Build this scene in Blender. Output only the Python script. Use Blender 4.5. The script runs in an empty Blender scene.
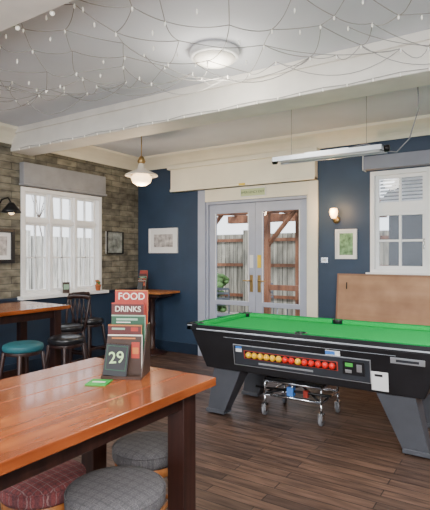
import bpy, math, random
from mathutils import Vector, Matrix
random.seed(4)
scene=bpy.context.scene

# ---------------------------------------------------------------- materials
def newmat(name):
    m=bpy.data.materials.new(name); m.use_nodes=True
    nt=m.node_tree; b=nt.nodes['Principled BSDF']
    return m,nt,b
def ramp(nt,fac,c0,c1,p0=0.3,p1=0.7):
    r=nt.nodes.new('ShaderNodeValToRGB')
    r.color_ramp.elements[0].position=p0; r.color_ramp.elements[1].position=p1
    r.color_ramp.elements[0].color=(*c0,1); r.color_ramp.elements[1].color=(*c1,1)
    nt.links.new(fac,r.inputs[0]); return r.outputs[0]
def mapping(nt,scale=(1,1,1),rot=(0,0,0)):
    tc=nt.nodes.new('ShaderNodeTexCoord'); mp=nt.nodes.new('ShaderNodeMapping')
    mp.inputs['Scale'].default_value=scale; mp.inputs['Rotation'].default_value=rot
    nt.links.new(tc.outputs['Object'],mp.inputs[0]); return mp.outputs[0]
def noise(nt,vec,scale=5,detail=4):
    n=nt.nodes.new('ShaderNodeTexNoise'); n.inputs['Scale'].default_value=scale; n.inputs['Detail'].default_value=detail
    nt.links.new(vec,n.inputs['Vector']); return n.outputs[0]
def bump(nt,b,h,strength=0.2,dist=0.01):
    bp=nt.nodes.new('ShaderNodeBump'); bp.inputs['Strength'].default_value=strength; bp.inputs['Distance'].default_value=dist
    nt.links.new(h,bp.inputs['Height']); nt.links.new(bp.outputs[0],b.inputs['Normal'])
def mixc(nt,a,bcol,fac,mode='MIX'):
    m=nt.nodes.new('ShaderNodeMix'); m.data_type='RGBA'; m.blend_type=mode
    if isinstance(fac,float): m.inputs[0].default_value=fac
    else: nt.links.new(fac,m.inputs[0])
    for i,c in ((6,a),(7,bcol)):
        if isinstance(c,tuple): m.inputs[i].default_value=(*c,1)
        else: nt.links.new(c,m.inputs[i])
    return m.outputs[2]
def mat(name,c,rough=0.5,metal=0,var=0.12,scale=6,emit=0,ecol=None,bmp=0.0,spec=None,coat=0):
    m,nt,b=newmat(name)
    v=mapping(nt); n=noise(nt,v,scale)
    lo=tuple(x*(1-var) for x in c); hi=tuple(min(1,x*(1+var)) for x in c)
    nt.links.new(ramp(nt,n,lo,hi),b.inputs['Base Color'])
    b.inputs['Roughness'].default_value=rough; b.inputs['Metallic'].default_value=metal
    if spec is not None: b.inputs['Specular IOR Level'].default_value=spec
    if coat: b.inputs['Coat Weight'].default_value=coat
    if emit:
        b.inputs['Emission Color'].default_value=(*(ecol or c),1); b.inputs['Emission Strength'].default_value=emit
    if bmp: bump(nt,b,n,bmp)
    return m
def woodmat(name,c0,c1,axis=0,rough=0.35,grain=18,coat=0.0,plank=None):
    m,nt,b=newmat(name)
    s=[grain]*3; s[axis]=grain*0.06
    v=mapping(nt,tuple(s)); n=noise(nt,v,1.0,6)
    col=ramp(nt,n,c0,c1,0.32,0.68)
    n2=noise(nt,mapping(nt,(3,3,3)),1.0,3)
    col=mixc(nt,col,ramp(nt,n2,(0.50,0.42,0.40),(1,1,1)),0.8,'MULTIPLY')
    nt.links.new(col,b.inputs['Base Color'])
    b.inputs['Roughness'].default_value=rough
    if coat: b.inputs['Coat Weight'].default_value=coat; b.inputs['Coat Roughness'].default_value=0.08
    bump(nt,b,n,0.12,0.004)
    return m
def brickmat(name,c1,c2,mortar,w,h,ms,swz,rough=0.8,bs=0.5,off=0.5,grain=None,coat=0,bias=0.0,spec=None):
    m,nt,b=newmat(name)
    tc=nt.nodes.new('ShaderNodeTexCoord'); sep=nt.nodes.new('ShaderNodeSeparateXYZ'); com=nt.nodes.new('ShaderNodeCombineXYZ')
    nt.links.new(tc.outputs['Object'],sep.inputs[0])
    nt.links.new(sep.outputs[swz[0]],com.inputs[0]); nt.links.new(sep.outputs[swz[1]],com.inputs[1])
    bt=nt.nodes.new('ShaderNodeTexBrick'); nt.links.new(com.outputs[0],bt.inputs['Vector'])
    bt.offset=off; bt.inputs['Scale'].default_value=1; bt.inputs['Brick Width'].default_value=w; bt.inputs['Row Height'].default_value=h
    bt.inputs['Mortar Size'].default_value=ms; bt.inputs['Bias'].default_value=bias
    bt.inputs['Color1'].default_value=(*c1,1); bt.inputs['Color2'].default_value=(*c2,1); bt.inputs['Mortar'].default_value=(*mortar,1)
    g=grain or (7,7,7)
    n=noise(nt,mapping(nt,g),1.0,6)
    col=mixc(nt,bt.outputs['Color'],ramp(nt,n,(0.38,0.38,0.38),(1.4,1.4,1.4),0.3,0.72),0.85,'MULTIPLY')
    nt.links.new(col,b.inputs['Base Color'])
    rr=nt.nodes.new('ShaderNodeMapRange'); rr.inputs[1].default_value=.3; rr.inputs[2].default_value=.7; rr.inputs[3].default_value=rough*1.25; rr.inputs[4].default_value=rough*.8
    nt.links.new(n,rr.inputs[0]); nt.links.new(rr.outputs[0],b.inputs['Roughness'])
    if spec is not None: b.inputs['Specular IOR Level'].default_value=spec
    if coat: b.inputs['Coat Weight'].default_value=coat
    inv=nt.nodes.new('ShaderNodeMath'); inv.operation='SUBTRACT'; inv.inputs[0].default_value=1; nt.links.new(bt.outputs['Fac'],inv.inputs[1])
    bump(nt,b,inv.outputs[0],bs,0.006)
    return m
def plaidmat(name,base,l1,l2,s=28,k1=.5):
    m,nt,b=newmat(name)
    col=base
    tc=nt.nodes.new('ShaderNodeTexCoord')
    def band(ax,freq,thr,ph):
        sep=nt.nodes.new('ShaderNodeSeparateXYZ'); nt.links.new(tc.outputs['Object'],sep.inputs[0])
        a=nt.nodes.new('ShaderNodeMath'); a.operation='MULTIPLY_ADD'; a.inputs[1].default_value=freq; a.inputs[2].default_value=ph; nt.links.new(sep.outputs[ax],a.inputs[0])
        f=nt.nodes.new('ShaderNodeMath'); f.operation='FRACT'; nt.links.new(a.outputs[0],f.inputs[0])
        g=nt.nodes.new('ShaderNodeMath'); g.operation='LESS_THAN'; g.inputs[1].default_value=thr; nt.links.new(f.outputs[0],g.inputs[0])
        k=nt.nodes.new('ShaderNodeMath'); k.operation='MULTIPLY'; k.inputs[1].default_value=k1; nt.links.new(g.outputs[0],k.inputs[0])
        return k.outputs[0]
    for ax in (0,1):
        col=mixc(nt,col,l1,band(ax,s,0.35,0.1)); col=mixc(nt,col,l2,band(ax,s*0.5,0.08,0.5))
    n=noise(nt,mapping(nt),220,2)
    col=mixc(nt,col,ramp(nt,n,(0.55,0.55,0.55),(1.3,1.3,1.3)),0.8,'MULTIPLY')
    nt.links.new(col,b.inputs['Base Color']); b.inputs['Roughness'].default_value=0.95
    bump(nt,b,n,0.4,0.003)
    return m
def glassmat(name,refl=0.07,tint=(1,1,1)):
    m=bpy.data.materials.new(name); m.use_nodes=True; nt=m.node_tree; nt.nodes.clear()
    o=nt.nodes.new('ShaderNodeOutputMaterial'); t=nt.nodes.new('ShaderNodeBsdfTransparent'); g=nt.nodes.new('ShaderNodeBsdfGlossy')
    t.inputs[0].default_value=(*tint,1); g.inputs['Roughness'].default_value=0.03
    mx=nt.nodes.new('ShaderNodeMixShader'); mx.inputs[0].default_value=refl
    nt.links.new(t.outputs[0],mx.inputs[1]); nt.links.new(g.outputs[0],mx.inputs[2]); nt.links.new(mx.outputs[0],o.inputs[0])
    return m

M_navy=mat('navy_paint',(0.024,0.046,0.086),0.5,var=0.14,scale=3)
M_navyd=mat('navy_trim_paint',(0.016,0.028,0.052),0.35,var=0.1)
M_ceil=mat('ceiling_paint',(0.70,0.72,0.77),0.8,var=0.04,scale=2)
M_white=mat('white_gloss_paint',(0.86,0.86,0.85),0.35,var=0.03)
M_cream=mat('cream_paint',(0.87,0.81,0.64),0.45,var=0.05,scale=3)
M_beam=mat('beam_paint',(0.79,0.76,0.69),0.6,var=0.08,scale=4,bmp=0.2)
M_doorgrey=mat('door_grey_paint',(0.40,0.43,0.52),0.4,var=0.05)
M_blindgrey=mat('blind_grey_fabric',(0.25,0.26,0.31),0.7,var=0.06)
M_pelmet=mat('pelmet_grey_paint',(0.27,0.27,0.275),0.7,var=0.12)
M_black=mat('black_laminate',(0.010,0.010,0.012),0.28,var=0.3)
M_blackmet=mat('black_metal',(0.015,0.015,0.016),0.4,0.6,var=0.2)
M_chrome=mat('chrome',(0.75,0.76,0.78),0.2,1,var=0.05)
M_alu=mat('brushed_aluminium',(0.62,0.66,0.70),0.35,0.9,var=0.08)
M_leg=mat('charcoal_leg_plastic',(0.062,0.066,0.078),0.42,var=0.12)
M_green=mat('green_baize',(0.0,0.44,0.09),0.9,var=0.05,scale=60,spec=0.1)
M_greend=mat('green_cushion',(0.0,0.30,0.065),0.9,var=0.05,scale=60,spec=0.1)
M_panel=mat('cassette_panel',(0.04,0.045,0.055),0.3,0.3,var=0.1)
M_panel2=mat('ball_window_recess',(0.02,0.012,0.01),0.2)
M_red=mat('red_ball',(0.75,0.02,0.015),0.15,var=0.02)
M_yel=mat('yellow_ball',(0.9,0.5,0.02),0.15,var=0.02)
M_paper=mat('paper',(0.8,0.8,0.78),0.8,var=0.03)
M_blue=mat('blue_label',(0.05,0.2,0.6),0.5)
M_greenled=mat('green_display',(0.05,0.35,0.05),0.4,emit=0.4)
M_rubber=mat('grey_rubber',(0.18,0.18,0.19),0.7)
M_tabletop=woodmat('varnished_table_wood',(0.24,0.048,0.011),(0.44,0.125,0.028),axis=1,rough=0.26,grain=14,coat=0.55)
M_darkwood=woodmat('dark_stained_wood',(0.018,0.007,0.006),(0.05,0.018,0.012),axis=2,rough=0.35,grain=30)
M_stoolwood=woodmat('stool_wood',(0.34,0.11,0.022),(0.55,0.22,0.06),axis=2,rough=0.4,grain=25)
M_board=woodmat('plywood_board',(0.42,0.225,0.11),(0.52,0.30,0.165),axis=0,rough=0.6,grain=8)
M_boardedge=mat('board_edge',(0.26,0.13,0.07),0.6)
M_timber=woodmat('pergola_timber',(0.14,0.055,0.028),(0.28,0.12,0.06),axis=2,rough=0.7,grain=14)
M_floor=brickmat('plank_floor',(0.135,0.078,0.054),(0.060,0.036,0.027),(0.010,0.007,0.006),0.95,0.09,0.0035,(0,1),rough=0.44,bs=0.5,off=0.37,grain=(3.5,30,30),spec=.45)
M_clad=brickmat('stone_brick_cladding',(0.225,0.205,0.15),(0.125,0.116,0.09),(0.085,0.08,0.062),0.34,0.088,0.005,(1,2),rough=0.9,bs=0.6,off=0.5,grain=(7,7,14))
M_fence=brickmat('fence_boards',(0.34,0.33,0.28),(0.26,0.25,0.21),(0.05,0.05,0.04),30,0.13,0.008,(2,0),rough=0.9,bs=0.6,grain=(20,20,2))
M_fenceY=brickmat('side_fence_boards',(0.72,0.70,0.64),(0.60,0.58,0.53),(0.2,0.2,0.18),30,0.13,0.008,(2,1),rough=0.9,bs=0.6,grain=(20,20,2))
M_patio=brickmat('patio_paving',(0.45,0.41,0.37),(0.36,0.33,0.30),(0.18,0.17,0.16),0.5,0.5,0.01,(0,1),rough=0.9)
M_gtart=plaidmat('grey_tartan',(0.100,0.094,0.098),(0.065,0.060,0.064),(0.16,0.15,0.15),44,.6)
M_rtart=plaidmat('red_tartan',(0.22,0.055,0.055),(0.11,0.045,0.05),(0.36,0.22,0.20),44,.6)
M_teal=mat('teal_leather',(0.012,0.10,0.12),0.55)
M_glass=glassmat('window_glass',0.035,(0.98,0.99,1.0))
M_sage=mat('sage_card',(0.28,0.42,0.30),0.6)
M_foodred=mat('menu_red_card',(0.34,0.03,0.016),0.5)
M_maroon=mat('menu_maroon_card',(0.085,0.014,0.012),0.5)
M_menug=mat('menu_green_card',(0.016,0.075,0.035),0.5)
M_menub=mat('menu_brown_card',(0.045,0.022,0.014),0.5)
M_menuo=mat('menu_orange_card',(0.45,0.14,0.03),0.5)
M_letters=mat('cream_lettering',(0.75,0.70,0.60),0.6,var=0.02)
M_glett=mat('green_lettering',(0.45,0.65,0.30),0.6,var=0.02)
M_coaster=mat('green_coaster',(0.03,0.33,0.05),0.6)
M_dome=mat('frosted_dome',(0.9,0.86,0.78),0.4,emit=0.35,ecol=(1,0.88,0.62),var=0.01)
M_globe=mat('opal_globe',(0.95,0.8,0.6),0.3,emit=3.5,ecol=(1,0.68,0.36),var=0.01)
M_shade=mat('enamel_shade',(0.70,0.64,0.54),0.3,var=0.04)
M_brass=mat('aged_brass',(0.45,0.30,0.12),0.35,0.9)
M_warm=mat('sconce_glass',(1,0.8,0.5),0.3,emit=8,ecol=(1,0.58,0.22),var=0.01)
M_wire=mat('clear_cable',(0.30,0.29,0.27),0.5)
M_bulb=mat('led_bulb',(0.95,0.93,0.85),0.2,var=0.02,emit=.3,ecol=(1,.95,.8))
M_leaf=mat('leaf',(0.06,0.14,0.035),0.7,var=0.4,scale=10)
M_terracotta=mat('terracotta_pot',(0.55,0.16,0.05),0.7)
M_art=mat('art_print',(0.45,0.42,0.40),0.6,var=0.6,scale=14)
M_artg=mat('green_art_print',(0.16,0.30,0.14),0.6,var=0.7,scale=18)
M_poster=mat('poster_print',(0.22,0.24,0.22),0.5,var=0.7,scale=12)
M_yellow=mat('yellow_sticker',(0.8,0.55,0.03),0.6)
M_signg=mat('exit_sign_face',(0.50,0.58,0.30),0.5,var=0.05)
M_slat=mat('louvre_slat',(0.72,0.73,0.76),0.5)
M_render=mat('outbuilding_render',(0.035,0.04,0.048),0.9,var=.3)
M_trunk=mat('bark',(0.16,0.13,0.11),0.9)
M_garden=mat('garden_furniture_metal',(0.16,0.18,0.21),0.5,0.5)

# ---------------------------------------------------------------- builder
class B:
    def __init__(s): s.v=[];s.f=[];s.m=[];s.sm=[];s.mats=[]
    def mi(s,m):
        if m not in s.mats: s.mats.append(m)
        return s.mats.index(m)
    def add(s,vs,fs,m,M=None,smooth=False):
        o=len(s.v); i=s.mi(m)
        for p in vs:
            p=Vector(p); s.v.append(M@p if M else p)
        for f in fs: s.f.append([a+o for a in f]); s.m.append(i); s.sm.append(smooth)
    def hexa(s,p,m,M=None):
        s.add(p,[(3,2,1,0),(4,5,6,7),(0,1,5,4),(1,2,6,5),(2,3,7,6),(3,0,4,7)],m,M)
    def box(s,x0,x1,y0,y1,z0,z1,m,M=None):
        s.hexa([(x0,y0,z0),(x1,y0,z0),(x1,y1,z0),(x0,y1,z0),(x0,y0,z1),(x1,y0,z1),(x1,y1,z1),(x0,y1,z1)],m,M)
    def lathe(s,prof,c,m,seg=28,M=None,smooth=True):
        vs=[];fs=[];n=len(prof)
        for (r,z) in prof:
            r=max(r,1e-4)
            for k in range(seg):
                a=2*math.pi*k/seg; vs.append((c[0]+r*math.cos(a),c[1]+r*math.sin(a),c[2]+z))
        for j in range(n-1):
            for k in range(seg):
                k2=(k+1)%seg; fs.append((j*seg+k,j*seg+k2,(j+1)*seg+k2,(j+1)*seg+k))
        fs.append(tuple(range(seg-1,-1,-1))); fs.append(tuple((n-1)*seg+k for k in range(seg)))
        s.add(vs,fs,m,M,smooth)
    def tube(s,pts,r,m,seg=8,r1=None,M=None):
        pts=[Vector(p) for p in pts]; n=len(pts); vs=[];fs=[]
        up=Vector((0,0,1))
        for i,p in enumerate(pts):
            d=(pts[min(i+1,n-1)]-pts[max(i-1,0)]).normalized()
            a=d.cross(up)
            if a.length<0.05: a=d.cross(Vector((1,0,0)))
            a.normalize(); b=d.cross(a).normalized()
            rr=r if r1 is None else r+(r1-r)*i/(n-1)
            for k in range(seg):
                t=2*math.pi*k/seg; vs.append(p+a*rr*math.cos(t)+b*rr*math.sin(t))
        for i in range(n-1):
            for k in range(seg):
                k2=(k+1)%seg; fs.append((i*seg+k,i*seg+k2,(i+1)*seg+k2,(i+1)*seg+k))
        fs.append(tuple(range(seg-1,-1,-1))); fs.append(tuple((n-1)*seg+k for k in range(seg)))
        s.add(vs,fs,m,M,True)
    def ball(s,c,r,m,seg=12,sz=1.0):
        s.lathe([(r*math.sin(math.pi*i/8),-r*sz*math.cos(math.pi*i/8)) for i in range(9)],c,m,seg)
    def build(s,name,bevel=0.0,parent=None):
        xs=[p.x for p in s.v];ys=[p.y for p in s.v];zs=[p.z for p in s.v]
        c=Vector(((min(xs)+max(xs))/2,(min(ys)+max(ys))/2,min(zs)))
        me=bpy.data.meshes.new(name); me.from_pydata([p-c for p in s.v],[],s.f)
        for m in s.mats: me.materials.append(m)
        me.polygons.foreach_set('material_index',s.m); me.polygons.foreach_set('use_smooth',s.sm)
        me.update()
        import bmesh
        bm=bmesh.new(); bm.from_mesh(me); bmesh.ops.recalc_face_normals(bm,faces=bm.faces); bm.to_mesh(me); bm.free()
        o=bpy.data.objects.new(name,me); o.location=c; scene.collection.objects.link(o)
        if bevel:
            md=o.modifiers.new('bevel','BEVEL'); md.width=bevel; md.segments=2; md.limit_method='ANGLE'; md.angle_limit=math.radians(50)
        if parent: o.parent=parent; o.matrix_parent_inverse=parent.matrix_world.inverted()
        return o
def frame(o,xa,ya,za):
    return Matrix(((xa[0],ya[0],za[0],o[0]),(xa[1],ya[1],za[1],o[1]),(xa[2],ya[2],za[2],o[2]),(0,0,0,1)))
def RZ(o,deg): return Matrix.Translation(o)@Matrix.Rotation(math.radians(deg),4,'Z')
def empty(name,loc):
    e=bpy.data.objects.new(name,None); e.location=loc; scene.collection.objects.link(e); bpy.context.view_layer.update(); return e

XL=-5.31; YB=5.87; XR=2.6; YF=-3.0; HC=3.05
# ---------------------------------------------------------------- shell
b=B(); b.box(XL,XR,YF,YB,-0.1,0,M_floor); b.build('floor')
b=B(); b.box(XL-0.2,XR+0.2,YF,YB+0.2,HC,HC+0.15,M_ceil); b.build('ceiling')
DX0,DX1,DZ=-3.97,-2.36,2.28
WX0,WX1,WZ0,WZ1=-1.57,-0.26,1.27,2.50
b=B()
b.box(XL,DX0,YB,YB+.2,0,HC,M_navy); b.box(DX0,DX1,YB,YB+.2,DZ,HC,M_navy); b.box(DX1,WX0,YB,YB+.2,0,HC,M_navy)
b.box(WX0,WX1,YB,YB+.2,0,WZ0,M_navy); b.box(WX0,WX1,YB,YB+.2,WZ1,HC,M_navy); b.box(WX1,XR,YB,YB+.2,0,HC,M_navy)
b.build('wall_back')
LY0,LY1,LZ0,LZ1=3.70,5.05,0.97,2.36
b=B()
b.box(XL-.2,XL,YF,LY0,.95,HC,M_clad); b.box(XL-.2,XL,LY1,YB+.2,.95,HC,M_clad)
b.box(XL-.2,XL,LY0,LY1,LZ1,HC,M_clad); b.box(XL-.2,XL,YF,YB+.2,0,.95,M_navy); b.box(XL-.2,XL,LY0,LY1,.95,LZ0,M_white)
b.build('wall_left')
b=B(); b.box(XR,XR+.2,YF,YB+.2,0,HC,M_navy); b.build('wall_right')
b=B(); b.box(XL,DX0-.14,YB-.02,YB,0,.16,M_navyd); b.box(DX1+.14,XR,YB-.02,YB,0,.16,M_navyd); b.build('baseboard_back',.004)
b=B(); b.box(XL,XL+.02,YF,YB-.02,0,.16,M_navyd); b.build('baseboard_left',.004)
b=B(); b.box(XL,XL+.03,YF,LY0-.06,.93,.97,M_navyd); b.box(XL,XL+.03,LY1+.06,YB,.93,.97,M_navyd); b.build('trim_dado',.005)
def cornice(b,back):
    prof=[(0,2.86),(.015,2.86),(.03,2.90),(.05,2.93),(.10,2.98),(.13,3.0),(.16,3.02),(.17,HC),(0,HC)]
    n=len(prof)
    vs=[]
    for t in (0,1):
        for (d,z) in prof:
            vs.append(((XL if t==0 else XR),YB-d,z) if back else (XL+d,(YF if t==0 else YB),z))
    fs=[(i,(i+1)%n,n+(i+1)%n,n+i) for i in range(n)]+[tuple(range(n)),tuple(range(2*n-1,n-1,-1))]
    b.add(vs,fs,M_cream)
b=B(); cornice(b,True); b.build('trim_cornice_back')
b=B(); cornice(b,False); b.build('trim_cornice_left')
def beam(y0,y1,z0,name):
    b=B(); b.box(XL,XR,y0,y1,z0,HC,M_beam)
    b.box(XL,XR,y0-.025,y0,HC-.07,HC,M_beam); b.box(XL,XR,y0-.012,y0,z0,z0+.05,M_beam)
    b.box(XL,XR,y1,y1+.02,z0+.12,HC,M_beam)
    return b.build(name,.006)
beam(3.57,3.87,2.77,'ceiling_beam'); beam(1.28,1.62,2.77,'ceiling_beam')

# ---------------------------------------------------------------- doors
b=B()
b.box(-4.56,-2.24,YB-.10,YB,2.46,2.80,M_cream); b.box(-4.60,-2.20,YB-.14,YB,2.80,2.86,M_cream); b.box(-4.56,-2.24,YB-.12,YB,2.46,2.50,M_cream)
b.build('trim_door_header',.006)
b=B()
b.box(DX0-.13,DX0,YB-.03,YB,0,2.46,M_doorgrey); b.box(DX1,DX1+.13,YB-.03,YB,0,2.46,M_cream)
b.box(DX0,DX1,YB-.03,YB,DZ,2.46,M_cream)
b.box(DX0,DX0+.03,YB,YB+.15,0,DZ,M_doorgrey); b.box(DX1-.03,DX1,YB,YB+.15,0,DZ,M_cream); b.box(DX0+.03,DX1-.03,YB,YB+.15,DZ-.04,DZ,M_doorgrey)
b.build('trim_door_casing',.005)
def leaf(x0,x1,name,hs):
    y0,y1=YB+.04,YB+.085; zt=DZ-.045; st=.105
    b=B()
    b.box(x0,x0+st,y0,y1,.01,zt,M_doorgrey); b.box(x1-st,x1,y0,y1,.01,zt,M_doorgrey)
    b.box(x0+st,x1-st,y0,y1,zt-.13,zt,M_doorgrey); b.box(x0+st,x1-st,y0,y1,.01,.5,M_doorgrey)
    b.box(x0+st,x1-st,y0,y1,.78,.84,M_doorgrey)
    b.box(x0+st+.05,x1-st-.05,y0-.008,y0,.10,.42,M_doorgrey)
    b.box(x0+st,x1-st,y0+.018,y0+.024,.5,.78,M_glass); b.box(x0+st,x1-st,y0+.018,y0+.024,.84,zt-.13,M_glass)
    for a in (x0+st,x1-st-.012):
        b.box(a,a+.012,y0-.006,y0,.84,zt-.13,M_white)
    hx=x1-.06 if hs>0 else x0+.06
    b.box(hx-.025,hx+.025,y0-.008,y0,.98,1.22,M_brass)
    b.tube([(hx,y0-.008,1.14),(hx,y0-.05,1.14),(hx-hs*.11,y0-.05,1.14)],.01,M_brass)
    b.box(hx-.03,hx+.03,y0-.004,y0,1.32,1.50,M_yellow if hs<0 else M_paper)
    return b.build(name,.004)
mid=(DX0+DX1)/2
leaf(DX0+.035,mid-.002,'door_1',1); leaf(mid+.002,DX1-.035,'door_2',-1)
sgn=empty('exit_sign',(-3.16,YB-.04,2.31))
b=B(); b.box(-3.36,-2.96,YB-.05,YB-.03,2.31,2.43,M_paper); b.box(-3.35,-2.97,YB-.052,YB-.05,2.32,2.42,M_signg)
b.build('sign_plate',.002,sgn)
c=bpy.data.curves.new('letters','FONT'); c.body='EMERGENCY EXIT'; c.size=.045; c.extrude=.0005; c.align_x='CENTER'; c.align_y='CENTER'; c.materials.append(M_menug)
o=bpy.data.objects.new('letters',c); scene.collection.objects.link(o); o.parent=sgn; o.location=(0,-.013,.06); o.rotation_euler=(math.pi/2,0,0)
b=B(); b.box(-3.34,-3.24,YB-.125,YB-.12,2.465,2.495,M_yellow); b.build('warning_sticker')

# ---------------------------------------------------------------- right window
def window_back():
    b=B(); x0,x1,z0,z1=WX0,WX1,WZ0,WZ1; y=YB
    b.box(x0,x0+.05,y-.02,y+.12,z0,z1,M_white); b.box(x1-.05,x1,y-.02,y+.12,z0,z1,M_white)
    b.box(x0+.05,x1-.05,y-.02,y+.12,z1-.05,z1,M_white); b.box(x0+.05,x1-.05,y-.02,y+.12,z0,z0+.06,M_white)
    b.box(x0-.04,x1+.04,y-.07,y-.02,z0-.03,z0+.02,M_white)
    xm=(x0+x1)/2; b.box(xm-.035,xm+.035,y-.01,y+.1,z0+.06,z1-.05,M_white)
    for (a,c) in ((x0+.05,xm-.035),(xm+.035,x1-.05)):
        zt=z0+.06; zu=z0+.74
        b.box(a,c,y+.02,y+.08,zu,zu+.08,M_white)
        for (p,q) in ((zt,zu),(zu+.08,z1-.05)):
            b.box(a,a+.04,y+.03,y+.07,p,q,M_white); b.box(c-.04,c,y+.03,y+.07,p,q,M_white)
            b.box(a+.04,c-.04,y+.03,y+.07,p,p+.04,M_white); b.box(a+.04,c-.04,y+.03,y+.07,q-.04,q,M_white)
            m=(a+c)/2; b.box(m-.013,m+.013,y+.025,y+.065,p+.04,q-.04,M_white)
        m=(zt+zu)/2; b.box(a+.04,c-.04,y+.036,y+.064,m-.013,m+.013,M_white)
        b.box(a+.04,c-.04,y+.048,y+.052,zt+.04,z1-.09,M_glass)
        zz=zu+.13
        while zz<z1-.09:
            b.hexa([(a+.04,y+.075,zz-.014),(c-.04,y+.075,zz-.014),(c-.04,y+.105,zz+.012),(a+.04,y+.105,zz+.012),(a+.04,y+.075,zz-.008),(c-.04,y+.075,zz-.008),(c-.04,y+.105,zz+.018),(a+.04,y+.105,zz+.018)],M_slat)
            zz+=.042
        b.tube([(c-.02,y+.03,z0+.3),(c-.02,y-.005,z0+.3),(c-.02,y-.005,z0+.42)],.007,M_chrome)
    b.build('window_1',.003)
window_back()
b=B(); b.box(-1.62,-.22,YB-.13,YB,2.515,2.67,M_blindgrey); b.box(-1.63,-1.62,YB-.14,YB,2.505,2.68,M_white); b.box(-.22,-.21,YB-.14,YB,2.505,2.68,M_white); b.build('blind_cassette',.012)

# ---------------------------------------------------------------- left window
def window_left():
    b=B(); y0,y1,z0,z1=LY0,LY1,LZ0,LZ1; x=XL
    b.box(x-.13,x+.02,y0,y0+.05,z0,z1,M_white); b.box(x-.13,x+.02,y1-.05,y1,z0,z1,M_white)
    b.box(x-.13,x+.02,y0+.05,y1-.05,z1-.05,z1,M_white); b.box(x-.13,x+.02,y0+.05,y1-.05,z0,z0+.05,M_white)
    b.box(x,x+.12,y0-.05,y1+.05,z0-.03,z0+.01,M_white)
    n=3; w=(y1-y0-.1)/n
    for i in range(n):
        a=y0+.05+i*w; c=a+w
        if i: b.box(x-.11,x+.0,a-.025,a+.025,z0+.05,z1-.05,M_white)
        a+=.025; c-=.025
        zm=z1-.42
        b.box(x-.1,x-.01,a,c,zm-.025,zm+.025,M_white)
        for p,q in ((z0+.05,zm-.025),(zm+.025,z1-.05)):
            b.box(x-.09,x-.04,a,a+.03,p,q,M_white); b.box(x-.09,x-.04,c-.03,c,p,q,M_white)
            b.box(x-.09,x-.04,a+.03,c-.03,p,p+.03,M_white); b.box(x-.09,x-.04,a+.03,c-.03,q-.03,q,M_white)
            m=(a+c)/2; b.box(x-.085,x-.05,m-.009,m+.009,p+.03,q-.03,M_white)
        for t in (.5,):
            zz=z0+.05+(zm-z0-.075)*t; b.box(x-.085,x-.05,a+.03,c-.03,zz-.009,zz+.009,M_white)
        b.box(x-.07,x-.066,a+.03,c-.03,z0+.08,z1-.08,M_glass)
    b.build('window_2',.004)
window_left()
b=B(); b.box(XL,XL+.09,LY0-.02,LY1+.02,2.40,2.66,M_pelmet); b.box(XL,XL+.11,LY0-.03,LY1+.03,2.37,2.40,M_pelmet); b.build('window_pelmet',.01)

# ---------------------------------------------------------------- outside
b=B(); b.box(-14,8,YB+.2,16,-.12,-.02,M_patio); b.box(-14,XL-.2,-6,YB+.2,-.12,-.02,M_patio); b.build('patio_ground')
b=B(); b.box(-8.4,-1.9,11.0,11.05,-.02,2.05,M_fence)
for k in range(4): b.box(-8.2+k*2,-8.08+k*2,10.9,11.0,-.02,2.15,M_fence)
for z in (.4,1.2,1.85): b.box(-8.2,-1.9,10.95,11.0,z,z+.08,M_timber)
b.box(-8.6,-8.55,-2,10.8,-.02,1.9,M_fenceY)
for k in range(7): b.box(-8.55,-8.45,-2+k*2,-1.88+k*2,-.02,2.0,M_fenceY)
b.build('garden_fence')
b=B(); b.box(-1.85,4,8.0,8.2,-.02,2.25,M_render); b.hexa([(-2.0,7.9,2.25),(4.1,7.9,2.25),(4.1,9.6,3.0),(-2.0,9.6,3.0),(-2.0,7.9,2.31),(4.1,7.9,2.31),(4.1,9.6,3.06),(-2.0,9.6,3.06)],M_render)
b.box(-1.0,-.4,7.97,8.0,.9,1.7,M_white); b.box(-.96,-.44,7.96,7.97,.94,1.66,M_black)
b.build('outbuilding')
b=B()
for (x,y) in ((-4.05,8.0),(-3.52,8.3),(-2.9,8.0),(-5.6,8.0),(-5.2,10.2),(-3.2,10.2)):
    b.box(x-.06,x+.06,y-.06,y+.06,-.02,2.40,M_timber)
b.box(-6.2,-2.4,7.92,8.08,2.28,2.46,M_timber); b.box(-6.2,-2.4,10.12,10.28,2.28,2.46,M_timber)
for k in range(9): b.box(-6+k*.45,-5.92+k*.45,7.3,10.6,2.46,2.60,M_timber)
b.tube([(-4.05,8.0,1.65),(-3.45,8.0,2.34)],.05,M_timber,4); b.tube([(-5.6,8.0,1.65),(-5.0,8.0,2.34)],.05,M_timber,4)
b.tube([(-2.9,8.0,1.65),(-3.45,8.0,2.34)],.05,M_timber,4)
b.box(-4.05,-2.9,7.97,8.03,.85,.95,M_timber)
b.build('timber_pergola',.005)
def gtable(x,y):
    b=B(); b.lathe([(.34,0),(.35,.01),(.35,.025),(.34,.03)],(x,y,.70),M_garden); b.tube([(x,y,.02),(x,y,.70)],.03,M_garden)
    b.lathe([(.24,0),(.24,.02),(.05,.05)],(x,y,-.02),M_garden); b.build('garden_table')
def gchair(x,y,r):
    M=RZ((x,y,-.02),r); b=B(); b.box(-.2,.2,-.2,.2,.43,.46,M_garden,M)
    for sx in (-.18,.18):
        b.tube([(sx,-.18,0),(sx,-.18,.43)],.014,M_garden,M=M); b.tube([(sx,.18,0),(sx,.18,.45),(sx,.22,.9)],.014,M_garden,M=M)
    for z in (.6,.7,.8,.88): b.box(-.18,.18,.19,.215,z,z+.04,M_garden,M)
    b.build('garden_chair')
gtable(-3.6,9.2); gchair(-2.9,9.3,-80); gchair(-4.4,9.1,80); gchair(-4.6,7.2,30)
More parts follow.
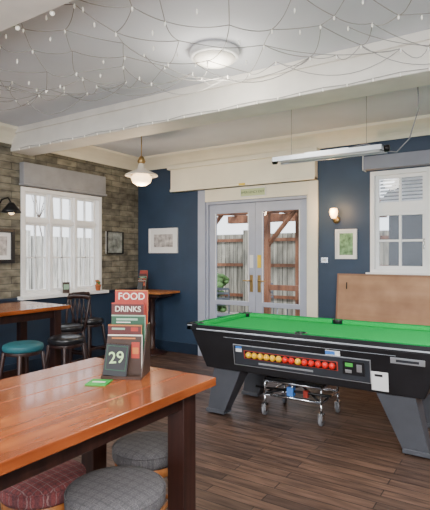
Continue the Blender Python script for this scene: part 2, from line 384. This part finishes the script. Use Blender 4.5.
def bush(x,y,r,h,name='shrub'):
    b=B()
    for k in range(60):
        a=random.random()*6.28; rr=r*random.random()**.5; z=random.random()*h
        c=(x+rr*math.cos(a),y+rr*math.sin(a),z+.08); b.ball(c,random.uniform(.06,.14),M_leaf,6,.7)
    b.tube([(x,y,-.02),(x,y,h*.6)],.03,M_trunk); b.build(name)
bush(-6.6,10.1,.4,.9)
def tree(x,y,h):
    b=B(); 
    def br(p,d,l,r,n):
        q=p+d*l; b.tube([p,q],r,M_trunk,5,r*.65)
        if n:
            for _ in range(3):
                e=Vector((random.uniform(-1,1),random.uniform(-1,1),random.uniform(.1,1)))*.6+d; br(q,e.normalized(),l*.72,r*.6,n-1)
    br(Vector((x,y,-.02)),Vector((0,0,1)),h,.04,4); b.build('bare_tree')
tree(-6.6,12.8,1.6); tree(-11.6,8.9,1.5)

# ---------------------------------------------------------------- pool table
PX0,PX1,PY0,PY1,PT=-2.675,-.45,3.65,4.72,.857
pool=empty('pool_table',((PX0+PX1)/2,(PY0+PY1)/2,0))
b=B(); zb,zt=.45,.80; i=.075
b.hexa([(PX0+.16,PY0+i,zb),(PX1-.16,PY0+i,zb),(PX1-.16,PY1-i,zb),(PX0+.16,PY1-i,zb),(PX0+.02,PY0+.02,zt),(PX1-.02,PY0+.02,zt),(PX1-.02,PY1-.02,zt),(PX0+.02,PY1-.02,zt)],M_black)
b.build('cabinet',.01,pool)
b=B()
rw=.05
for (x0,x1,y0,y1) in ((PX0,PX1,PY0,PY0+rw),(PX0,PX1,PY1-rw,PY1),(PX0,PX0+rw,PY0+rw,PY1-rw),(PX1-rw,PX1,PY0+rw,PY1-rw)):
    b.box(x0,x1,y0,y1,.80,PT-.006,M_black)
    b.box(x0+.012,x1-.012,y0+.012,y1-.012 ,PT-.006,PT,M_greend)
b.box(PX0-.004,PX1+.004,PY0-.004,PY0,.805,.818,M_alu); b.box(PX0-.004,PX0,PY0,PY1,.805,.818,M_alu)
b.build('rails',.004,pool)
b=B(); b.box(PX0+rw,PX1-rw,PY0+rw,PY1-rw,.80,.818,M_green)
c=.045; xm=(PX0+PX1)/2
def cush(x0,x1,y0,y1,ch):
    b.box(x0,x1,y0,y1,.818,PT-.003,M_green)
for (a,d) in ((PX0+rw+.07,xm-.05),(xm+.05,PX1-rw-.07)):
    cush(a,d,PY0+rw,PY0+rw+c,0); cush(a,d,PY1-rw-c,PY1-rw,0)
cush(PX0+rw,PX0+rw+c,PY0+rw+.07,PY1-rw-.07,0); cush(PX1-rw-c,PX1-rw,PY0+rw+.07,PY1-rw-.07,0)
b.build('cloth_and_cushions',.006,pool)
b=B()
for (x,y) in ((PX0+rw+.02,PY0+rw+.02),(PX1-rw-.02,PY0+rw+.02),(PX0+rw+.02,PY1-rw-.02),(PX1-rw-.02,PY1-rw-.02),(xm,PY0+rw+.01),(xm,PY1-rw-.01)):
    b.lathe([(.045,0),(.045,.003)],(x,y,.8175),M_panel2,20)
    b.lathe([(.058,0),(.058,.038),(.05,.042),(.044,.038),(.044,.0)],(x,y,.818),M_black,20)
for (x,y) in ((PX0,PY0),(PX0,PY1),(PX1,PY0),(PX1,PY1)):
    sx=1 if x==PX0 else -1; sy=1 if y==PY0 else -1
    xa,xb=sorted((x-sx*.006,x+sx*.10)); ya,yb=sorted((y-sy*.006,y+sy*.035))
    b.box(xa,xb,ya,yb,.80,PT+.003,M_black)
    xa,xb=sorted((x-sx*.006,x+sx*.035)); ya,yb=sorted((y-sy*.006,y+sy*.10))
    b.box(xa,xb,ya,yb,.80,PT+.003,M_black)
    b.box(min(x,x+sx*.05),max(x,x+sx*.05),min(y,y+sy*.05)-.009,max(y,y+sy*.05)+.002,.835,.848,M_alu)
b.build('pockets_and_corner_caps',.004,pool)
p0=Vector((0,PY0+.02,zt)); p1=Vector((0,PY0+i,zb)); up=(p0-p1).normalized(); out=Vector((0,-1,0)); out=(out-up*out.dot(up)).normalized()
def SM(x,z):
    t=(z-zb)/(zt-zb); y=p1.y+(p0.y-p1.y)*t
    return frame((x,y,z),(1,0,0),tuple(-out),tuple(up))
b=B()
def plate(x0,x1,z0,z1,m,d=.006,rd=0):
    M=SM((x0+x1)/2,(z0+z1)/2); w=(x1-x0)/2; h=(z1-z0)/2; b.box(-w,w,-d,rd,-h,h,m,M)
plate(-2.20,-.985,.515,.705,M_alu,.006); plate(-2.193,-.992,.522,.698,M_panel,.009)
plate(-2.09,-1.24,.585,.66,M_foodred,.011); plate(-2.08,-1.25,.590,.655,M_panel2,.012)
for k in range(14):
    M=SM(-2.04+k*.058,.622); c=M@Vector((0,-.014,0)); b.ball(c,.028,M_yel if k<6 or k==8 else M_red,12)
plate(-1.20,-1.03,.57,.68,M_black,.016); plate(-1.18,-1.12,.635,.665,M_greenled,.018); plate(-1.09,-1.05,.60,.66,M_alu,.020)
plate(-1.18,-1.13,.585,.61,M_alu,.019)
plate(-2.17,-2.11,.64,.69,M_paper,.012); plate(-2.17,-2.11,.67,.69,M_blue,.0125)
plate(-1.34,-1.22,.705,.745,M_paper,.005); plate(-1.34,-1.26,.71,.74,M_blue,.006)
plate(-1.95,-1.45,.545,.562,M_alu,.010)
plate(-.985,-.86,.47,.62,M_paper,.004); plate(-.96,-.90,.58,.60,M_black,.005)
plate(-.84,-.60,.70,.745,M_alu,.006); plate(-.80,-.64,.712,.732,M_panel,.007)
plate(-2.3,-.8,.755,.758,M_alu,.003)
b.build('coin_mechanism_and_ball_window',.002,pool)
b=B()
for sx,xx in ((1,PX0),(-1,PX1)):
    for y in (PY0+.10,PY1-.10-.20):
        yt0,yt1=y,y+.20; yb0=y+.03; yb1=y+.15
        def X(v): return xx+sx*v
        vs=[]
        for z,a,c2,ya,yb in ((0.02,.135,.315,yb0,yb1),(.46,.23,.52,yt0,yt1)):
            xa,xb=sorted((X(a),X(c2))); vs+=[(xa,ya,z),(xb,ya,z),(xb,yb,z),(xa,yb,z)]
        b.hexa(vs,M_leg)
        xa,xb=sorted((X(.125),X(.325))); b.box(xa,xb,yb0-.01,yb1+.01,.015,.05,M_leg)
        b.lathe([(.035,0),(.04,.006),(.02,.02)],(X(.23),(yb0+yb1)/2,0),M_rubber,16)
b.build('legs',.012,pool)

b=B(); tx0,tx1,ty0,ty1=-2.05,-1.50,4.02,4.46
for z in (.20,.33):
    b.tube([(tx0,ty0,z),(tx1,ty0,z)],.014,M_chrome); b.tube([(tx0,ty1,z),(tx1,ty1,z)],.014,M_chrome)
    b.tube([(tx0,ty0,z),(tx0,ty1,z)],.014,M_chrome); b.tube([(tx1,ty0,z),(tx1,ty1,z)],.014,M_chrome)
for x in (tx0,tx1,(tx0+tx1)/2):
    for y in (ty0,ty1): b.tube([(x,y,.20),(x,y,.35)],.012,M_chrome)
b.tube([(tx0,ty0,.20),(tx1,ty1,.33)],.01,M_blackmet); b.tube([(tx1,ty0,.20),(tx0,ty1,.33)],.01,M_blackmet)
b.box(tx0,tx1,ty0,ty1,.34,.355,M_blackmet)
b.tube([(-1.78,4.24,.33),(-1.78,4.24,.435)],.03,M_blackmet)
b.box(-1.82,-1.76,4.0,4.06,.22,.30,M_blue); b.box(-1.66,-1.62,4.0,4.04,.23,.29,M_foodred)
b.tube([(tx0-.12,ty0+.05,.24),(tx1+.1,ty0-.02,.28)],.012,M_blackmet)
for x in (tx0,tx1):
    for y in (ty0,ty1):
        b.tube([(x,y,.10),(x,y,.20)],.012,M_chrome)
        b.box(x-.022,x-.016,y-.03,y+.03,.05,.11,M_chrome); b.box(x+.016,x+.022,y-.03,y+.03,.05,.11,M_chrome); b.box(x-.022,x+.022,y-.03,y+.03,.10,.108,M_chrome)
        W=Matrix.Translation((x,y,.05))@Matrix.Rotation(math.pi/2,4,'Y')
        b.lathe([(.02,-.012),(.045,-.014),(.05,-.008),(.05,.008),(.045,.014),(.02,.012)],(0,0,0),M_rubber,18,W); b.lathe([(.016,-.017),(.016,.017)],(0,0,0),M_chrome,12,W)
b.build('pool_table_trolley')

b=B(); Mb=frame((-1.93,5.56,0),(1,0,0),(0,math.cos(.13),-math.sin(.13)),(0,math.sin(.13),math.cos(.13)))
b.box(0,1.95,0,.035,.006,1.285,M_board,Mb)
for (x0,x1,z0,z1) in ((0,1.95,1.262,1.285),(0,.02,.006,1.262),(1.93,1.95,.006,1.262)): b.box(x0,x1,-.004,0,z0,z1,M_boardedge,Mb)
b.tube([tuple(Mb@Vector((.12,-.006,1.18))),tuple(Mb@Vector((.12,-.006,1.10)))],.006,M_blackmet)
b.build('plywood_table_cover',.003)

# ---------------------------------------------------------------- tables
TX0,TX1,TY0,TY1,TH=-2.05,-1.23,.25,1.907,.92
def pubtable(name,x0,x1,y0,y1,h,leg=.095,ins=.07):
    b=B(); n=5; w=(x1-x0)/n
    for k in range(n): b.box(x0+k*w,x0+(k+1)*w-.0006,y0,y1,h-.04,h,M_tabletop)
    b.box(x0+ins+.01,x1-ins-.01,y0+ins+.02,y0+ins+.045,h-.13,h-.04,M_darkwood); b.box(x0+ins+.01,x1-ins-.01,y1-ins-.045,y1-ins-.02,h-.13,h-.04,M_darkwood)
    b.box(x0+ins+.02,x0+ins+.045,y0+ins,y1-ins,h-.13,h-.04,M_darkwood); b.box(x1-ins-.045,x1-ins-.02,y0+ins,y1-ins,h-.13,h-.04,M_darkwood)
    for x in (x0+ins,x1-ins-leg):
        for y in (y0+ins,y1-ins-leg): b.box(x,x+leg,y,y+leg,0,h-.04,M_darkwood)
    for x in (x0+ins+.03,x1-ins-leg+.03): b.box(x,x+.035,y0+ins+leg,y1-ins-leg,.12,.19,M_darkwood)
    return b.build(name,.004)
pubtable('pub_table',TX0,TX1,TY0,TY1,TH)
pubtable('pub_table',-5.02,-4.20,2.35,3.55,.95,.085)

def stool(x,y,r,h,m,rot=20):
    b=B(); s=RZ((x,y,0),rot)
    b.lathe([(r*.80,0),(r*.95,.004),(r*.99,.02),(r,.04),(r*.98,.062),(r*.92,.076),(r*.7,.086),(r*.35,.091),(0.0,.092)],(0,0,h-.092),m,40,s)
    b.tube([(r*.985*math.cos(t*math.pi/18),r*.985*math.sin(t*math.pi/18),h-.028) for t in range(37)],.004,m,6,M=s)
    b.lathe([(r*.86,0),(r*.92,.006),(r*.92,.045),(r*.88,.052)],(0,0,h-.143),M_stoolwood,40,s)
    for k in range(4):
        a=math.pi/4+k*math.pi/2; ca,sa=math.cos(a),math.sin(a)
        b.tube([(r*.68*ca,r*.68*sa,h-.14),(r*.74*ca,r*.74*sa,h*.5),(r*.86*ca,r*.86*sa,.0)],.024,M_stoolwood,12,.016,M=s)
    for k in range(4):
        a=math.pi/4+k*math.pi/2; a2=a+math.pi/2; q=r*.77
        b.tube([(q*math.cos(a),q*math.sin(a),h*.35),(q*math.cos(a2),q*math.sin(a2),h*.35)],.011,M_stoolwood,8,M=s)
    b.build('upholstered_stool')
stool(-1.415,1.43,.205,.565,M_gtart,38); stool(-1.845,1.40,.190,.52,M_rtart,30); stool(-1.68,1.93,.185,.52,M_gtart,15)

def barchair(x,y,rot,seatm,h=.68,back=True):
    M=RZ((x,y,0),rot); b=B()
    b.lathe([(.15,0),(.175,.006),(.185,.03),(.18,.055),(.15,.07),(.05,.075)],(0,0,h-.075),seatm,28,M)
    b.lathe([(.165,0),(.165,.03)],(0,0,h-.105),M_darkwood,28,M)
    for sx in (-1,1):
        for sy in (-1,1): b.tube([(sx*.12,sy*.12,h-.09),(sx*.18,sy*.18,0)],.02,M_darkwood,8,.015,M=M)
        b.box(sx*.16-.01,sx*.16+.01,-.15,.15,.22,.25,M_darkwood,M)
    b.box(-.15,.15,-.17,-.15,.26,.29,M_darkwood,M); b.box(-.15,.15,.15,.17,.26,.29,M_darkwood,M)
    if back:
        for sx in (-1,1): b.tube([(sx*.14,.12,h-.09),(sx*.16,.17,h+.15),(sx*.16,.21,h+.33)],.016,M_darkwood,8,M=M)
        for sx in (-.07,0,.07): b.tube([(sx,.15,h-.05),(sx,.205,h+.27)],.009,M_darkwood,6,M=M)
        b.tube([(-.17,.195,h+.30),(-.09,.22,h+.315),(.09,.22,h+.315),(.17,.195,h+.30)],.024,M_darkwood,8,M=M)
    b.build('bar_chair',.002)
barchair(-3.95,2.78,-90,M_teal,.68,False); barchair(-4.66,3.90,10,M_black,.66); barchair(-4.88,4.44,90,M_black,.66); barchair(-4.0,3.32,-90,M_black,.66,False)

b=B(); b.box(-5.16,-4.42,5.36,5.83,.925,.955,M_stoolwood); b.box(-5.05,-4.53,5.44,5.78,.87,.925,M_darkwood)
b.lathe([(.22,0),(.22,.02),(.09,.06),(.045,.1),(.045,.4),(.06,.45),(.045,.5),(.045,.80),(.10,.87)],(-4.79,5.61,0),M_darkwood)
b.build('high_pedestal_table',.004)

# ---------------------------------------------------------------- menu stands
def text(s,M,size,m,parent,name):
    c=bpy.data.curves.new(name,'FONT'); c.body=s; c.size=size; c.extrude=.0006; c.align_x='CENTER'; c.align_y='CENTER'; c.offset=size*.008
    c.materials.append(m); o=bpy.data.objects.new(name,c); scene.collection.objects.link(o)
    o.parent=parent; o.matrix_world=M; return o
def menustand(x,y,z,rot,sc=1.0,letters=True):
    e=empty('menu_holder',(x,y,z))
    M=RZ((x,y,z),rot)@Matrix.Scale(sc,4)
    b=B(); w=.096; R=Matrix.Rotation(math.pi/2,4,'X')
    b.box(-w,w,-.085,.095,0,.014,M_menub,M)
    for s0,s1 in ((w-.006,w),(-w,-w+.006)):
        b.hexa([(s0,-.07,.014),(s1,-.07,.014),(s1,.09,.014),(s0,.09,.014),(s0,.04,.24),(s1,.04,.24),(s1,.09,.24),(s0,.09,.24)],M_menub,M)
    tiers=[(.062,.405,M_foodred,M_menuo,.004,1.5),(.036,.343,M_maroon,M_foodred,-.006,-1.5),(.010,.287,M_menug,M_sage,.005,1),(-.014,.243,M_maroon,M_menuo,-.005,-1),(-.038,.200,M_menub,M_letters,.004,.6)]
    lean=.05
    txt=[]
    for k,(yy,h,m,edge,dx,rz) in enumerate(tiers):
        C=M@Matrix.Translation((dx,yy,.014))@Matrix.Rotation(-lean,4,'X')@Matrix.Rotation(math.radians(rz),4,'Z')
        hh=h-.014; W=w-.012
        b.box(-W,W,0,.003,0,hh,m,C); b.box(-W,W,-.0012,0,hh-.006,hh,edge,C)
        b.box(W-.003,W,-.0012,0,0,hh,edge,C)
        if k==2: b.box(-.06,.045,-.001,0,hh-.026,hh-.016,M_sage,C); b.box(-.06,.01,-.001,0,hh-.038,hh-.033,M_letters,C)
        if k==3: b.box(-.065,.0,-.001,0,hh-.024,hh-.015,M_sage,C); b.box(.03,.065,-.001,0,hh-.03,hh-.012,M_foodred,C)
        if k==4: b.box(-.065,.05,-.001,0,hh-.020,hh-.014,M_menuo,C); b.box(.032,.07,-.001,0,hh-.11,hh-.035,M_foodred,C); b.box(.036,.066,-.0015,-.001,hh-.09,hh-.06,M_menuo,C)
        if k==0: txt.append(('FOOD',C@Matrix.Translation((0,-.002,hh-.033))@R,.048,M_letters,'lettering_food'))
        if k==1: txt.append(('DRINKS',C@Matrix.Translation((0,-.002,hh-.031))@R,.038,M_letters,'lettering_drinks'))
    MB=M@Matrix.Translation((-.032,-.072,.014))@Matrix.Rotation(-.16,4,'X')@Matrix.Rotation(.07,4,'Y')
    b.box(-.056,.056,-.008,0,0,.145,M_black,MB); b.box(-.049,.049,-.010,-.008,.025,.138,M_menug,MB); b.box(-.046,.046,-.0105,-.010,.028,.135,M_black,MB)
    b.build('cards_and_stand',0,e)
    if letters:
        for t in txt: text(t[0],t[1],t[2],t[3],e,t[4])
        text('29',MB@Matrix.Translation((0,-.0115,.082))@Matrix.Rotation(-.15,4,'Y')@R,.075,M_glett,e,'lettering_number')
    return e
menustand(-1.615,1.70,TH+.001,27,1.0)
menustand(-4.98,5.60,.956,20,.75,False)
b=B(); b.box(-.048,.048,-.048,.048,0,.004,M_coaster,RZ((-1.62,1.53,TH+.001),25)); b.box(-.03,.03,-.008,.008,.004,.005,M_letters,RZ((-1.62,1.53,TH+.001),25)); b.build('drink_coaster')

b=B(); b.box(-.045,.045,-.012,-.006,0,.15,M_menub,RZ((XL+.07,4.35,LZ0+.012),60)); b.box(-.035,.035,-.014,-.012,.05,.12,M_sage,RZ((XL+.07,4.35,LZ0+.012),60)); b.box(-.045,.045,-.012,.03,0,.006,M_menub,RZ((XL+.07,4.35,LZ0+.012),60)); b.build('table_talker_card')
b=B(); c=(XL+.07,4.93,LZ0+.012); b.lathe([(.03,0),(.042,.07),(.046,.07),(.046,.085),(.038,.085)],c,M_terracotta,18)
for k in range(22):
    a=random.random()*6.28; r=random.random()*.035; b.ball((c[0]+r*math.cos(a),c[1]+r*math.sin(a),c[2]+.09+random.random()*.06),.014,M_leaf if k%2 else M_menuo,6)
b.build('potted_flower')

# ---------------------------------------------------------------- pictures
def pic_back(x0,x1,z0,z1,fm,art,f=.018,mt=.05,name='framed_picture'):
    b=B(); y=YB
    b.box(x0,x1,y-.012,y,z0,z1,M_paper)
    for q in ((x0,x1,z0,z0+f),(x0,x1,z1-f,z1),(x0,x0+f,z0+f,z1-f),(x1-f,x1,z0+f,z1-f)): b.box(q[0],q[1],y-.03,y-.012,q[2],q[3],fm)
    b.box(x0+f+mt,x1-f-mt,y-.014,y-.012,z0+f+mt,z1-f-mt,art); b.build(name,.002)
pic_back(-5.06,-4.49,1.53,1.92,M_paper,M_art,.025,.07)
pic_back(-2.0,-1.73,1.45,1.82,M_paper,M_artg,.02,.03)
def pic_left(y0,y1,z0,z1,fm,art,f=.03,mt=.05,name='framed_picture'):
    b=B(); x=XL
    b.box(x,x+.012,y0,y1,z0,z1,M_paper)
    for q in ((y0,y1,z0,z0+f),(y0,y1,z1-f,z1),(y0,y0+f,z0+f,z1-f),(y1-f,y1,z0+f,z1-f)): b.box(x+.012,x+.035,q[0],q[1],q[2],q[3],fm)
    b.box(x+.012,x+.014,y0+f+mt,y1-f-mt,z0+f+mt,z1-f-mt,art); b.build(name,.002)
pic_left(3.10,3.60,1.40,1.82,M_black,M_art,.045,.05)
pic_left(5.15,5.50,1.52,1.86,M_blackmet,M_poster,.012,.0,name='wall_poster')
b=B(); b.box(-2.19,-2.10,YB-.012,YB,1.40,1.47,M_chrome); b.box(-2.165,-2.125,YB-.016,YB-.012,1.42,1.45,M_paper); b.build('light_switch',.002)

# ---------------------------------------------------------------- lamps
b=B(); c=(-1.98,3.04,HC)
b.lathe([(.185,0),(.19,-.02),(.185,-.05),(.17,-.06)],c,M_white,40); b.lathe([(.165,-.05),(.155,-.07),(.12,-.09),(.06,-.103),(0,-.107)],c,M_dome,40); b.build('flush_ceiling_light')
b=B(); x,y=-3.9,4.37
b.lathe([(.06,0),(.06,-.02),(.02,-.035)],(x,y,HC),M_brass,20); b.tube([(x,y,HC-.02),(x,y,2.66)],.006,M_brass)
b.lathe([(.028,.22),(.035,.16),(.045,.14),(.05,.10),(.19,.035),(.20,.02),(.195,.015),(.06,.06)],(x,y,2.44),M_shade,36)
b.lathe([(.05,.06),(.10,.03),(.125,-.01),(.11,-.06),(.06,-.095),(0,-.105)],(x,y,2.44),M_globe,28)
b.lathe([(.03,.16),(.05,.19),(.03,.24),(.012,.26)],(x,y,2.44),M_brass,20)
b.build('pendant_lamp')
b=B(); x=-1.99; b.lathe([(.045,0),(.045,.015),(.02,.025)],(0,0,0),M_brass,20,frame((x,YB,1.94),(1,0,0),(0,0,1),(0,-1,0)))
b.tube([(x,YB-.02,1.94),(x,YB-.09,1.91),(x,YB-.11,1.96)],.008,M_brass)
b.lathe([(.025,0),(.045,.04),(.05,.09),(.04,.12)],(x,YB-.11,1.955),M_warm,20)
b.build('wall_sconce')
b=B(); y=3.37; b.box(XL,XL+.02,y-.04,y+.04,1.98,2.12,M_blackmet)
b.tube([(XL+.02,y,2.06),(XL+.12,y,2.16),(XL+.24,y,2.17),(XL+.30,y,2.10)],.010,M_blackmet)
b.lathe([(.11,0),(.10,.03),(.05,.09),(.03,.12)],(XL+.30,y,1.99),M_blackmet,24); b.ball((XL+.30,y,2.0),.035,M_globe); b.build('swan_neck_wall_lamp')
b=B(); y=4.17
b.box(-2.0,-1.0,y-.10,y+.10,2.405,2.420,M_alu)
b.box(-2.0,-1.0,y-.10,y-.088,2.38,2.405,M_alu); b.box(-2.0,-1.0,y+.088,y+.10,2.38,2.405,M_alu)
b.tube([(-1.96,y,2.39),(-1.04,y,2.39)],.013,M_white); b.box(-1.7,-1.3,y-.04,y+.04,2.42,2.44,M_alu)
b.tube([(-2.04,y,2.40),(-2.0,y,2.40)],.03,M_blackmet); b.tube([(-1.0,y,2.40),(-.96,y,2.40)],.03,M_blackmet)
for x in (-1.85,-1.15): b.tube([(x,y,2.42),(x,y,HC)],.0018,M_rubber,6)
b.tube([(-1.4,y,2.43),(-1.15,y,2.46),(-1.0,y,2.38),(-.90,y,2.36),(-.80,y,2.46),(-.72,y-.05,2.68),(-.72,y-.1,2.88),(-.74,y-.15,HC)],.005,M_rubber,6)
b.build('pool_table_light')

# ---------------------------------------------------------------- string light net
net=empty('string_light_net',(-2,2.5,3.0))
cu=bpy.data.curves.new('wires','CURVE'); cu.dimensions='3D'; cu.bevel_depth=.0026; cu.bevel_resolution=1; cu.materials.append(M_wire)
U,V=34,6
rnd=[[random.random() for _ in range(V+3)] for _ in range(60)]
rn2=[[random.random() for _ in range(V+3)] for _ in range(60)]
rn3=[[random.random() for _ in range(V+3)] for _ in range(60)]
def P(u,v):
    X=-5.1+u/U*6.4
    yf=2.66+(X+4)*.22; Y=1.68+(yf-1.68)*v/V
    sag=.03+.16*math.sin(math.pi*v/V)*(.5+.5*math.sin(u*.8))+.08*rn3[int(u)%60][v] + (.06 if v==V else 0)
    a=rnd[int(u)%60][v]-.5; c=rn2[int(u)%60][v]-.5
    return Vector((X+a*.17, Y+c*.13*(0.15 if v==0 else 1), HC-sag))
def spl(pts):
    s=cu.splines.new('POLY'); s.points.add(len(pts)-1)
    for bp,p in zip(s.points,pts):
        q=p-net.location; bp.co=(q.x,q.y,q.z,1)
def link(a,b_,d,n=7):
    out=[]
    side=Vector((random.uniform(-1,1),random.uniform(-1,1),0))*min(d,.05)*.8
    for t in range(n):
        f=t/(n-1); k=4*f*(1-f); p=a.lerp(b_,f)+side*k; p.z-=d*k; out.append(p)
    return out
for u in range(U):
    for v in range(V):
        d=random.uniform(.0,.035)
        if (u+v)%2==0: spl(link(P(u,v),P(u+1,v+1),d))
        else: spl(link(P(u+1,v),P(u,v+1),d))
for u in range(0,U):
    spl(link(P(u,V),P(u+1,V),.02+.05*random.random())); spl(link(P(u,0),P(u+1,0),.02))
u=0
while u<U-5:
    st=random.choice((3,4,5))
    spl(link(P(u,V),P(u+st,V),.08+.10*random.random(),13)); spl(link(P(u,random.choice((2,3,4,5))),P(u+st,V),.14*random.random()+.04,13)); u+=st-1
o=bpy.data.objects.new('wires',cu); scene.collection.objects.link(o); o.parent=net
b=B()
for u in range(0,U+1):
    for v in range(1,V+1):
        if (u*3+v)%3!=0 or v==V:
            p=P(u,v); b.lathe([(.0035,.004),(.006,-.006),(.0055,-.020),(.002,-.026)],p,M_bulb,6)
b.build('bulbs',0,net)
b=B()
b.tube([(XL+.2+k*.3,1.66,2.80+.03*abs(math.sin(k))) for k in range(25)],.008,M_blackmet,6)
for k in range(25): b.ball((XL+.2+k*.3,1.66,2.785),.014,M_bulb,8)
b.build('festoon_light_string')
b=B(); 
for k in range(40): b.lathe([(.003,0),(.006,-.008),(.005,-.020),(.002,-.026)],(XL+.2+k*.19,3.543,2.785),M_bulb,6)
b.tube([(XL+.2+k*.19,3.546,2.785+.008*math.sin(k*2)) for k in range(40)],.003,M_wire,5)
b.build('fairy_light_string')

# ---------------------------------------------------------------- lights
def light(kind,loc,e,col=(1,1,1),size=.1,rot=None,sy=None):
    l=bpy.data.lights.new('lamp_or_fill_light',kind); l.energy=e; l.color=col
    if kind=='AREA':
        l.size=size
        if sy: l.shape='RECTANGLE'; l.size_y=sy
    elif kind=='POINT': l.shadow_soft_size=size
    o=bpy.data.objects.new('lamp_or_fill_light',l); o.location=loc
    if rot: o.rotation_euler=rot
    scene.collection.objects.link(o); return o
light('POINT',(-1.98,3.04,2.80),20,(1,.93,.82),.15)
light('POINT',(-3.9,4.37,2.26),32,(1,.75,.5),.1)
light('POINT',(-1.99,YB-.22,2.05),9,(1,.58,.25),.05)
light('AREA',(0.6,-1.2,1.4),400,(1,.99,.97),1.6,(math.pi,0,0))  # added fill behind camera, aimed up at ceiling like a bounce flash
light('AREA',(0.9,-0.6,2.85),250,(1,.98,.95),1.4,(math.radians(50),0,math.radians(28)))  # added fill from behind camera towards the room, no fixture
light('AREA',(-4.0,0.0,2.9),130,(1,.98,.95),1.4,(math.radians(20),0,0))  # added overhead fill for the left side, not a real lamp
light('AREA',(0.9,3.6,2.6),75,(1,.97,.93),.8,(0,0,0))  # added downward fill right of the pool table, no lamp modelled
s=bpy.data.lights.new('sun','SUN'); s.energy=6.0; s.angle=math.radians(8); s.color=(1,.97,.92)
so=bpy.data.objects.new('sun',s); so.rotation_euler=(math.radians(42),0,math.radians(38)); scene.collection.objects.link(so)

w=bpy.data.worlds.new('sky'); scene.world=w; w.use_nodes=True
nt=w.node_tree; bg=nt.nodes['Background']
tc=nt.nodes.new('ShaderNodeTexCoord'); n=nt.nodes.new('ShaderNodeTexNoise'); n.inputs['Scale'].default_value=2.5
nt.links.new(tc.outputs['Generated'],n.inputs['Vector'])
nt.links.new(ramp(nt,n.outputs[0],(0.80,0.88,1.0),(1,1,1)),bg.inputs[0]); bg.inputs[1].default_value=3.0

cam=bpy.data.cameras.new('camera'); co=bpy.data.objects.new('camera',cam); scene.collection.objects.link(co)
co.location=(0,0,1.5); co.rotation_euler=(math.pi/2,0,math.radians(33)); cam.sensor_fit='HORIZONTAL'; cam.sensor_width=36; cam.lens=478/430*36
cam.clip_start=.05
scene.camera=co
